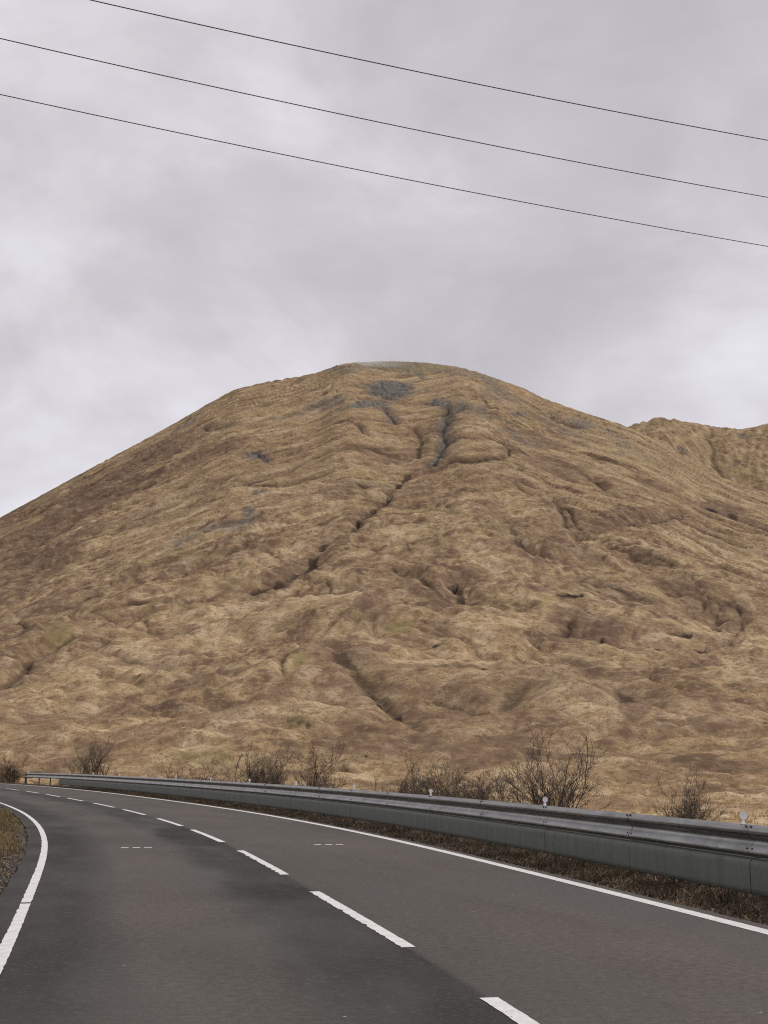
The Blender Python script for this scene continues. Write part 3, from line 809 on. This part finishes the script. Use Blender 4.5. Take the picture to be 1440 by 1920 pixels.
# ------------------------------------------------------------------ grass blades (uncountable)
def blades(name, P, n_per, hgt, wid, lean, mat, label, cat, spread=0.12, seed=0):
    r = np.random.default_rng(seed)
    N = len(P) * n_per
    B = np.repeat(P, n_per, 0) + np.c_[r.normal(0, spread, (N, 2)), np.zeros(N)]
    a = r.uniform(0, 2 * np.pi, N); h = hgt * r.uniform(0.45, 1.15, N)
    ln = lean * r.uniform(0.2, 1.2, N)
    b = r.uniform(0, 2 * np.pi, N)
    wv = np.c_[np.cos(a), np.sin(a), 0 * a] * (wid * r.uniform(0.6, 1.3, N))[:, None]
    mid = B + np.c_[np.cos(b) * h * ln * 0.35, np.sin(b) * h * ln * 0.35, h * 0.6]
    tip = B + np.c_[np.cos(b) * h * ln, np.sin(b) * h * ln, h * np.clip(1.05 - 0.35 * ln, 0.25, 1)]
    V = np.stack([B - wv, B + wv, mid + wv * 0.7, mid - wv * 0.7, tip], 1).reshape(-1, 3)
    i = np.arange(N)[:, None] * 5
    T = np.concatenate([i + [[0, 1, 2]], i + [[0, 2, 3]], i + [[3, 2, 4]]], 0)
    o = mesh_np(name, V, T, mat, False, nv=3)
    return tag(o, label, cat, kind='stuff')


r1 = np.random.default_rng(3)
n = 34000
ty = np.sqrt(r1.uniform(48 ** 2, 300 ** 2, n)); tx = ty * r1.uniform(-0.34, 0.34, n)
dens = perlin(tx / 9, ty / 9, 91) + 0.5 * perlin(tx / 3, ty / 3, 92)
ok = dens > -0.15
tx, ty = tx[ok], ty[ok]
# keep off the carriageway
ci = np.abs(np.hypot(tx[:, None] - _cx[::40][None, :], ty[:, None] - _cy[::40][None, :])).min(1)
ok = ci > 13; tx, ty = tx[ok], ty[ok]
blades('moor_grass', np.c_[tx, ty, hill_z(tx, ty) - 0.05], 8, 0.45, 0.022, 1.0, MAT['straw'], 'dry tan tussock grass on the moor beyond the barrier', 'grass', 0.22, 5)


def scatter_strip(n, s0, s1, o0, o1, zf, seed, dens=True):
    r = np.random.default_rng(seed)
    s = s0 + (s1 - s0) * r.uniform(0, 1, n) ** 1.4
    o = r.uniform(0, 1, n) * (o1 - o0) + o0
    return s, o


s_, o_ = scatter_strip(5200, 8, 80, 3.62, 5.3, None, 11)
P = road_pt(s_, o_); P[:, 2] = right_z(s_, o_, P) - 0.01
k0 = perlin(P[:, 0] * 1.3, P[:, 1] * 1.3, 93) > -0.25
blades('verge_grass', P[k0], 7, 0.15, 0.006, 1.5, MAT['litter'], 'dark brown dead grass matted under the steel barrier', 'grass', 0.06, 12)
s_, o_ = scatter_strip(3800, 8, 70, 3.52, 4.9, None, 13)
P = road_pt(s_, o_); P[:, 2] = right_z(s_, o_, P) - 0.01
k0 = perlin(P[:, 0] * 1.1, P[:, 1] * 1.1, 94) > -0.12
blades('straw_litter', P[k0], 5, 0.11, 0.006, 2.2, MAT['litter_pale'], 'pale straw scattered through the verge below the barrier', 'grass', 0.08, 14)

s_, o_ = scatter_strip(11000, 11, 60, -3.6, -0.50, None, 15)
ofs = left_off(s_) + o_
P = road_pt(s_, ofs); P[:, 2] = left_z(s_, ofs, P) - 0.01
k0 = (perlin(P[:, 0] * 0.9, P[:, 1] * 0.9, 95) + (-o_ - 0.72) * 1.6) > 0.0
blades('bank_grass', P[k0], 9, 0.20, 0.007, 1.3, MAT['turf'], 'olive and straw grass on the low bank at the left edge', 'grass', 0.07, 16)
s_, o_ = scatter_strip(2600, 11, 50, -1.1, -0.33, None, 17)
ofs = left_off(s_) + o_
P = road_pt(s_, ofs); P[:, 2] = left_z(s_, ofs, P) - 0.01
k0 = perlin(P[:, 0] * 1.4, P[:, 1] * 1.4, 96) > 0.0
blades('edge_litter', P[k0], 5, 0.08, 0.006, 2.0, MAT['litter_pale'], 'pale dry stalks on the gravelly left road edge', 'grass', 0.06, 18)


def gravel(name, s, o, zf, size, label, seed):
    r = np.random.default_rng(seed)
    P = road_pt(s, o); P[:, 2] = zf(s, o, P)
    base = np.array([(1, 0, 0), (-1, 0, 0), (0, 1, 0), (0, -1, 0), (0, 0, 1), (0, 0, -1)], float)
    tri = np.array([(4, 0, 2), (4, 2, 1), (4, 1, 3), (4, 3, 0), (5, 2, 0), (5, 1, 2), (5, 3, 1), (5, 0, 3)])
    N = len(P)
    V = base[None] * r.uniform(0.5, 1.3, (N, 6, 1)) * (size * r.uniform(0.4, 1.4, N))[:, None, None] * np.array([1, 1, 0.7])
    V = V + P[:, None, :]
    T = tri[None] + (np.arange(N) * 6)[:, None, None]
    return tag(mesh_np(name, V.reshape(-1, 3), T.reshape(-1, 3), MAT['stone'], False, nv=3), label, 'gravel', kind='stuff')


s_, o_ = scatter_strip(5200, 11, 45, -0.95, -0.28, None, 19)
gravel('gravel', s_, left_off(s_) + o_, left_z, 0.018, 'loose grey gravel along the left road edge', 20)
s_, o_ = scatter_strip(3200, 9, 45, 3.47, 4.05, None, 21)
gravel('gravel', s_, o_, right_z, 0.018, 'loose gravel between the right edge line and the barrier', 22)

# ------------------------------------------------------------------ steel safety barrier
guard = link(bpy.data.objects.new('guardrail', None))
guard.location = tuple(road_pt(13.4, WT)); guard_inv = Matrix.Translation(-Vector(guard.location))
tag(guard, 'grey steel crash barrier with lower skirt panels along the right verge', 'guardrail')
UP_PROF = [(-0.03, 0.785), (-0.015, 0.80), (0.015, 0.805), (0.045, 0.796), (0.068, 0.775), (0.080, 0.748), (0.078, 0.718), (0.060, 0.692), (0.030, 0.668), (0.012, 0.645), (0.014, 0.620), (0.034, 0.592), (0.058, 0.566), (0.075, 0.540), (0.079, 0.515), (0.068, 0.490), (0.040, 0.474), (0.012, 0.468)]
LO_PROF = [(-0.03, 0.490), (-0.005, 0.464), (0.018, 0.460), (0.045, 0.447), (0.064, 0.428), (0.071, 0.400), (0.072, 0.36), (0.072, 0.25), (0.072, 0.15), (0.070, 0.098), (0.055, 0.088), (0.02, 0.088)]


def rail_piece(name, prof, s0, s1, mat, thick=0.006, proud=0.0):
    n = 7
    s = np.linspace(s0, s1, n)
    o = np.array([p[0] for p in prof]); z = np.array([p[1] for p in prof])
    np_ = len(prof)
    # outline of the sheet: front profile then the same set back by the thickness
    to = np.gradient(o); tz = np.gradient(z); ln = np.hypot(to, tz)
    nx, nz_ = -tz / ln, to / ln
    loop_o = np.concatenate([o + proud, (o - nx * thick)[::-1]]); loop_z = np.concatenate([z, (z - nz_ * thick)[::-1]])
    m = len(loop_o)
    V = []
    for si in s:
        # positive profile offset = towards the road
        p = road_pt(np.full(m, si), WT - loop_o); p[:, 2] = loop_z
        V.append(p)
    V = np.concatenate(V)
    F = []
    for i in range(n - 1):
        for j in range(m):
            a = i * m + j; b = i * m + (j + 1) % m
            F.append((a, b, b + m, a + m))
    V = V - np.array(guard.location)
    ob = mesh_np(name, V, np.array(F), mat, True, guard)
    ul = ob.data.uv_layers.new(name='run')
    li = np.zeros(len(ob.data.loops), np.int32); ob.data.loops.foreach_get('vertex_index', li)
    per = np.concatenate([np.arange(np_), np.arange(np_)[::-1]]) * 0.03
    uv = np.stack([np.tile(loop_z, n), np.repeat(s, m)], -1)[li].astype(np.float32)
    ul.data.foreach_set('uv', uv.ravel())
    return ob


bolt_bm = bmesh.new(); bmesh.ops.create_cone(bolt_bm, cap_ends=True, segments=8, radius1=0.014, radius2=0.011, depth=0.014)
bolt_me = bpy.data.meshes.new('bolt'); bolt_bm.to_mesh(bolt_me); bolt_bm.free(); bolt_me.materials.append(MAT['bolt'])


def place(ob, s, off, z, parent=guard, out=Vector((0, 0, 1))):
    h = road_hd(s)
    p = road_pt(s, off)
    ob.location = Vector((p[0], p[1], z)) - Vector(guard.location) if parent is guard else Vector((p[0], p[1], z))


JOINT0, STEP = 13.38, 3.19
joints = [JOINT0 + STEP * i for i in range(-4, 27)]
END = 96.4
ups = []
for i, j0 in enumerate(joints[:-1]):
    j1 = min(joints[i + 1], END)
    if j0 >= END - 0.5: break
    dz_ = 0.0
    u_ = rail_piece('beam', UP_PROF, j0 + 0.005, j1 - 0.005, MAT['steel'], proud=0.002 * (i % 2))
    ups.append(u_)
    if j0 < 84:
        rail_piece('skirt_panel', LO_PROF, j0 + 0.005, min(j1, 87.9) - 0.005, MAT['panel'], proud=0.002 * ((i + 1) % 2))
    h = road_hd(j0)
    right = Vector((math.cos(h), math.sin(h), 0))
    rail_piece('dark_seam_backing', [(o_q - 0.010, z_q) for o_q, z_q in UP_PROF[1:-1]], j0 - 0.05, j0 + 0.05, MAT['bolt'], 0.004)  # dark strip added behind each gap to hide lit grass and darken the seam
    if j0 < 87: rail_piece('dark_seam_backing', [(o_q - 0.010, z_q) for o_q, z_q in LO_PROF[2:-1]], j0 - 0.05, j0 + 0.05, MAT['bolt'], 0.004)
    # post behind every joint
    bm = bmesh.new()
    for sx, sy, ox, oy in ((0.006, 0.10, -0.03, 0), (0.06, 0.006, 0.0, 0.05), (0.06, 0.006, 0.0, -0.05)):
        bmesh.ops.create_cube(bm, size=1.0, matrix=Matrix.Translation((ox, oy, 0.17)) @ Matrix.Diagonal((sx, sy, 1.10, 1)))
    po = obj_bm('post', bm, MAT['post'], guard)
    place(po, j0, WT + 0.10, 0.0); po.rotation_euler.z = h
    # lapped joint: four bolts over the dark strip added as gap shade
    if j0 < 60 and j0 > 8:
        for (po_, pz, tilt) in ((0.062, 0.785, 0.7), (0.062, 0.555, 0.7)):
            for ds in (-0.055, 0.055 - 0.11 * 0):
                b = bpy.data.objects.new('bolt', bolt_me); link(b, u_)
                p = road_pt(j0 + ds, WT - po_ - 0.004)
                b.location = Vector((p[0], p[1], pz)) - Vector(guard.location)
                nrm = (-right * math.cos(tilt) + Vector((0, 0, 1)) * math.sin(tilt))
                b.rotation_euler = nrm.to_track_quat('Z', 'Y').to_euler()

# end cap of the barrier
bm = bmesh.new()
bmesh.ops.create_cube(bm, size=1.0, matrix=Matrix.Translation((0, 0, 0.42)) @ Matrix.Diagonal((0.16, 0.05, 0.80, 1)))
bmesh.ops.bevel(bm, geom=bm.edges[:], offset=0.015, segments=1)
ec = obj_bm('end_plate', bm, MAT['post'], guard); place(ec, END + 0.04, WT, 0.0); ec.rotation_euler.z = road_hd(END)

# reflectors
bm = bmesh.new()
bmesh.ops.create_cone(bm, cap_ends=True, segments=20, radius1=0.041, radius2=0.041, depth=0.016)
top_f = [f for f in bm.faces if f.normal.z > 0.9 and len(f.verts) > 4]
r_ = bmesh.ops.inset_region(bm, faces=top_f, thickness=0.007, depth=0.0)
bmesh.ops.translate(bm, verts=list({v for f in top_f for v in f.verts}), vec=(0, 0, -0.004))
bmesh.ops.rotate(bm, verts=bm.verts, cent=(0, 0, 0), matrix=Matrix.Rotation(R(90), 3, 'X'))
disc_me = bpy.data.meshes.new('reflector'); bm.to_mesh(disc_me); bm.free(); disc_me.materials.append(MAT['reflector'])
bm = bmesh.new()
bmesh.ops.create_cube(bm, size=1.0, matrix=Matrix.Translation((0.0, 0.011, -0.055)) @ Matrix.Diagonal((0.034, 0.005, 0.075, 1)))
bmesh.ops.create_cube(bm, size=1.0, matrix=Matrix.Translation((-0.012, 0.0, -0.09)) @ Matrix.Diagonal((0.05, 0.05, 0.005, 1)))
brk_me = bpy.data.meshes.new('bracket'); bm.to_mesh(brk_me); bm.free(); brk_me.materials.append(MAT['reflector'])
for s0 in [13.60, 19.90, 26.30, 32.45, 38.5, 44.45, 50.4, 56.8, 63.5, 70.0, 77.2, 84.0, 95.9]:
    d = bpy.data.objects.new('reflector', disc_me); link(d, guard)
    place(d, s0, WT + 0.0, 0.895); d.rotation_euler.z = road_hd(s0) * 0.3
    b = bpy.data.objects.new('bracket', brk_me); link(b, d)

# ------------------------------------------------------------------ overhead cables
def cable(name, p0, p1, p2, label):
    """through three pixel/depth points: left end, middle, right end of the visible run"""
    def world_pt(X, Y, y):
        a, e_ = px_ray(X, Y); return np.array([a * y, y, CAM_H + e_ * y])
    A0, A2 = world_pt(*p0), world_pt(*p2)
    Xm, Ym = p1
    a, e_ = px_ray(Xm, Ym)
    # middle point lies on the vertical plane through the ends
    d = A2 - A0
    t = (a * A0[1] - A0[0]) / (d[0] - a * d[1])
    Pm = A0 + t * d; zm = CAM_H + e_ * Pm[1]
    sag = (Pm[2] - zm) / (t * (1 - t))
    T = np.linspace(-2.6, 4.2, 240)
    C = A0[None] + T[:, None] * d[None]; C[:, 2] -= sag * T * (1 - T)
    dirv = np.gradient(C, axis=0); dirv /= np.linalg.norm(dirv, axis=1)[:, None]
    side = np.cross(dirv, (0, 0, 1)); side /= np.linalg.norm(side, axis=1)[:, None]
    upv = np.cross(side, dirv)
    k = 8; rr = 0.0095
    V = np.stack([C + rr * (math.cos(2 * math.pi * q / k) * side + math.sin(2 * math.pi * q / k) * upv) for q in range(k)], 1)
    F = []
    for i in range(len(C) - 1):
        for j in range(k):
            F.append((i * k + j, i * k + (j + 1) % k, (i + 1) * k + (j + 1) % k, (i + 1) * k + j))
    o = mesh_np(name, V.reshape(-1, 3), np.array(F), MAT['cable'])
    tag(o, label, 'power cable', 'overhead cables across the sky')


cable('power_cable', (170, 0, 20.1), (800, 138), (1440, 263, 24.8), 'topmost of the three thin dark cables crossing the sky')
cable('power_cable', (0, 72, 21.2), (720, 231), (1440, 370, 27.2), 'middle of the three thin dark cables crossing the sky')
cable('power_cable', (0, 177, 23.0), (720, 328), (1440, 462, 29.6), 'lowest of the three thin dark cables, nearest the hill')

# ------------------------------------------------------------------ bare shrubs and small trees
def shrub(name, X, dist, top_px, width_px, stems, levels, seed, label, bark='bark', twig='twig', thick=0.035, upright=0.6, dens=3, pale=0.0, cat='shrub'):
    r = random.Random(seed)
    a, e_ = px_ray(X, top_px)
    base = Vector((a * dist, dist, 0)); base.z = float(hill_z(np.array([base.x]), np.array([base.y]))[0]) - 0.1
    H_ = CAM_H + e_ * dist - base.z
    W_ = width_px / F_PX * dist
    root = link(bpy.data.objects.new(name, None)); root.location = base
    tag(root, label, cat, 'bare shrubs and trees beyond the barrier')
    buckets = {'stem': ([], []), 'twigs': ([], [])}
    stems_l = []

    def tube(pts, r0, r1, k, store):
        V, F = store
        b0 = len(V)
        for i, p in enumerate(pts):
            t = (pts[min(i + 1, len(pts) - 1)] - pts[max(i - 1, 0)]).normalized()
            u = t.cross(Vector((0.3, 0.9, 0.2))).normalized(); w = t.cross(u)
            rad_ = r0 + (r1 - r0) * i / (len(pts) - 1)
            for q in range(k):
                g = 2 * math.pi * q / k
                V.append(p + rad_ * (math.cos(g) * u + math.sin(g) * w))
        for i in range(len(pts) - 1):
            for q in range(k):
                F.append((b0 + i * k + q, b0 + i * k + (q + 1) % k, b0 + (i + 1) * k + (q + 1) % k, b0 + (i + 1) * k + q))

    def grow(p, d, ln, rad_, lev, store0):
        n = 5 if lev < 2 else 3
        pts = [p.copy()]
        for i in range(n):
            d = (d + Vector((r.uniform(-1, 1), r.uniform(-1, 1), r.uniform(-0.4, 0.9) * upright)) * (0.20 + 0.05 * lev)).normalized()
            p = p + d * ln / n
            pts.append(p.copy())
        tube(pts, rad_, rad_ * 0.5, 5 if lev == 0 else (4 if lev == 1 else 3), store0 if lev == 0 else (buckets['stem'] if lev == 1 else buckets['twigs']))
        if lev >= levels: return
        m = dens + (1 if lev == 0 else 0)
        for c in range(m):
            t = r.uniform(0.25 if lev == 0 else 0.15, 1.0)
            i = min(int(t * n), n - 1); q = pts[i].lerp(pts[i + 1], t * n - i)
            dd = (pts[i + 1] - pts[i]).normalized()
            sd_ = Vector((r.uniform(-1, 1), r.uniform(-1, 1), r.uniform(-0.3, 0.7))).normalized()
            grow(q, (dd * 0.75 + sd_ * 0.65).normalized(), ln * r.uniform(0.42, 0.66), max(rad_ * 0.52, 0.007), lev + 1, None)

    for s in range(stems):
        g = r.uniform(0, 2 * math.pi); sp = r.uniform(0.0, 1.0) ** 0.7
        tilt = sp * W_ * 0.5 / H_ * 1.15
        p0 = Vector((math.cos(g), math.sin(g), 0)) * W_ * 0.22 * r.random()
        d = Vector((math.cos(g) * tilt, math.sin(g) * tilt, 1)).normalized()
        st = ([], [])
        grow(p0, d, H_ * r.uniform(0.62, 0.92) * (1 - 0.28 * sp), thick * r.uniform(0.6, 1.15), 0, st)
        stems_l.append((st, r.random() < pale))
    for st, is_pale in stems_l:
        mesh_np('stem', np.array(st[0]), np.array(st[1]), MAT['bark_pale'] if is_pale else MAT[bark], True, root)
    V, F = buckets['stem']
    if F: mesh_np('branches', np.array(V), np.array(F), MAT[bark], True, root)
    V, F = buckets['twigs']
    if F:
        tw = mesh_np('twigs', np.array(V), np.array(F), MAT[twig], False, root)
        tw['kind'] = 'stuff'
    return root


shrub('shrub', 1030, 46, 1414, 100, 17, 3, 1, 'largest bare shrub with thick dark branches, behind the barrier right of centre', thick=0.034, upright=0.8, dens=4)
shrub('shrub', 842, 55, 1462, 58, 17, 4, 2, 'dense grey twiggy shrub left of the largest bare shrub', thick=0.018, dens=4)
shrub('shrub', 908, 56, 1470, 50, 11, 4, 3, 'rounded dense twiggy shrub touching the left side of the largest bare shrub', thick=0.018, dens=4)
shrub('shrub', 772, 58, 1456, 55, 14, 3, 4, 'small low brown shrub beside the dense grey twiggy pair', twig='bark_red', thick=0.015, dens=4)
shrub('shrub', 1292, 44, 1510, 40, 24, 3, 37, 'small dark bare shrub near the right edge, below the grassy slope', thick=0.016, upright=1.1, dens=4)
shrub('bare_tree', 455, 82, 1411, 46, 5, 4, 6, 'round-headed dark bare tree left of the thicket', thick=0.05, dens=4, cat='tree')
shrub('thicket', 515, 84, 1423, 80, 22, 3, 7, 'dense dark thicket of thin upright stems behind the barrier', thick=0.022, upright=1.4, dens=4, cat='thicket')
shrub('bare_tree', 588, 84, 1409, 44, 5, 4, 8, 'tall reddish bare tree right of the thicket', bark='bark_red', twig='bark_red', thick=0.045, upright=1.2, dens=4, cat='tree')
shrub('shrub', 608, 78, 1452, 36, 12, 3, 9, 'low dark shrub at the foot of the reddish tree', thick=0.016, dens=4)
shrub('shrub', 390, 88, 1434, 70, 18, 3, 10, 'low brown shrub left of the round-headed tree', twig='bark_red', thick=0.018, dens=3)
shrub('shrub', 340, 92, 1438, 46, 12, 3, 11, 'small faint brown shrub, leftmost of those by the thicket', twig='bark_red', thick=0.018, dens=3)
shrub('bare_tree', 180, 112, 1384, 70, 9, 4, 12, 'bare multi-stemmed tree with pale trunks near the far end of the barrier', thick=0.06, upright=1.0, dens=3, pale=0.35, cat='tree')
shrub('shrub', 146, 112, 1425, 34, 10, 3, 13, 'low bare shrub at the left foot of the pale-trunked tree', thick=0.02, dens=3)
shrub('shrub', 18, 118, 1428, 46, 22, 3, 14, 'reddish brown shrub left of the far barrier end', bark='bark_red', twig='bark_red', thick=0.024, upright=1.2, dens=4)
shrub('shrub', 947, 40, 1478, 20, 3, 1, 15, 'single thin bare sapling between the twiggy shrubs and the largest bare shrub', thick=0.01, dens=3)

# ------------------------------------------------------------------ wisp of cloud on the summit
mk = bpy.data.materials.new('summit_cloud'); mk.use_nodes = True
mn, ml = mk.node_tree.nodes, mk.node_tree.links
mn.clear()
mo = mn.new('ShaderNodeOutputMaterial'); pv = mn.new('ShaderNodeVolumePrincipled')
pv.inputs['Color'].default_value = (1.0, 1.0, 1.0, 1); pv.inputs['Anisotropy'].default_value = 0.2
tc = mn.new('ShaderNodeTexCoord')
ln_ = mn.new('ShaderNodeVectorMath'); ln_.operation = 'LENGTH'; ml.new(tc.outputs['Object'], ln_.inputs[0])
fo = mn.new('ShaderNodeMapRange'); fo.inputs['From Min'].default_value = 1.0; fo.inputs['From Max'].default_value = 0.25
fo.inputs['To Min'].default_value = 0.0; fo.inputs['To Max'].default_value = 1.0
ml.new(ln_.outputs['Value'], fo.inputs['Value'])
nn_ = mn.new('ShaderNodeTexNoise'); nn_.inputs['Scale'].default_value = 1.8; nn_.inputs['Detail'].default_value = 3
ml.new(tc.outputs['Object'], nn_.inputs['Vector'])
mr = mn.new('ShaderNodeMapRange'); mr.inputs['From Min'].default_value = 0.38; mr.inputs['From Max'].default_value = 0.62
ml.new(nn_.outputs[0], mr.inputs['Value'])
m1 = mn.new('ShaderNodeMath'); m1.operation = 'MULTIPLY'; ml.new(fo.outputs[0], m1.inputs[0]); ml.new(mr.outputs[0], m1.inputs[1])
m2 = mn.new('ShaderNodeMath'); m2.operation = 'MULTIPLY'; ml.new(m1.outputs[0], m2.inputs[0]); m2.inputs[1].default_value = 0.035
ml.new(m2.outputs[0], pv.inputs['Density']); ml.new(pv.outputs[0], mo.inputs['Volume'])
bm = bmesh.new(); bmesh.ops.create_icosphere(bm, subdivisions=3, radius=1.0)
mist = obj_bm('mist', bm, mk)
ax, ex = px_ray(685, 687)
mist.location = (ax * 1415, 1415, CAM_H + ex * 1415); mist.scale = (52, 60, 9)
tag(mist, 'thin wisp of white cloud brushing the summit of the big hill', 'mist', kind='stuff')
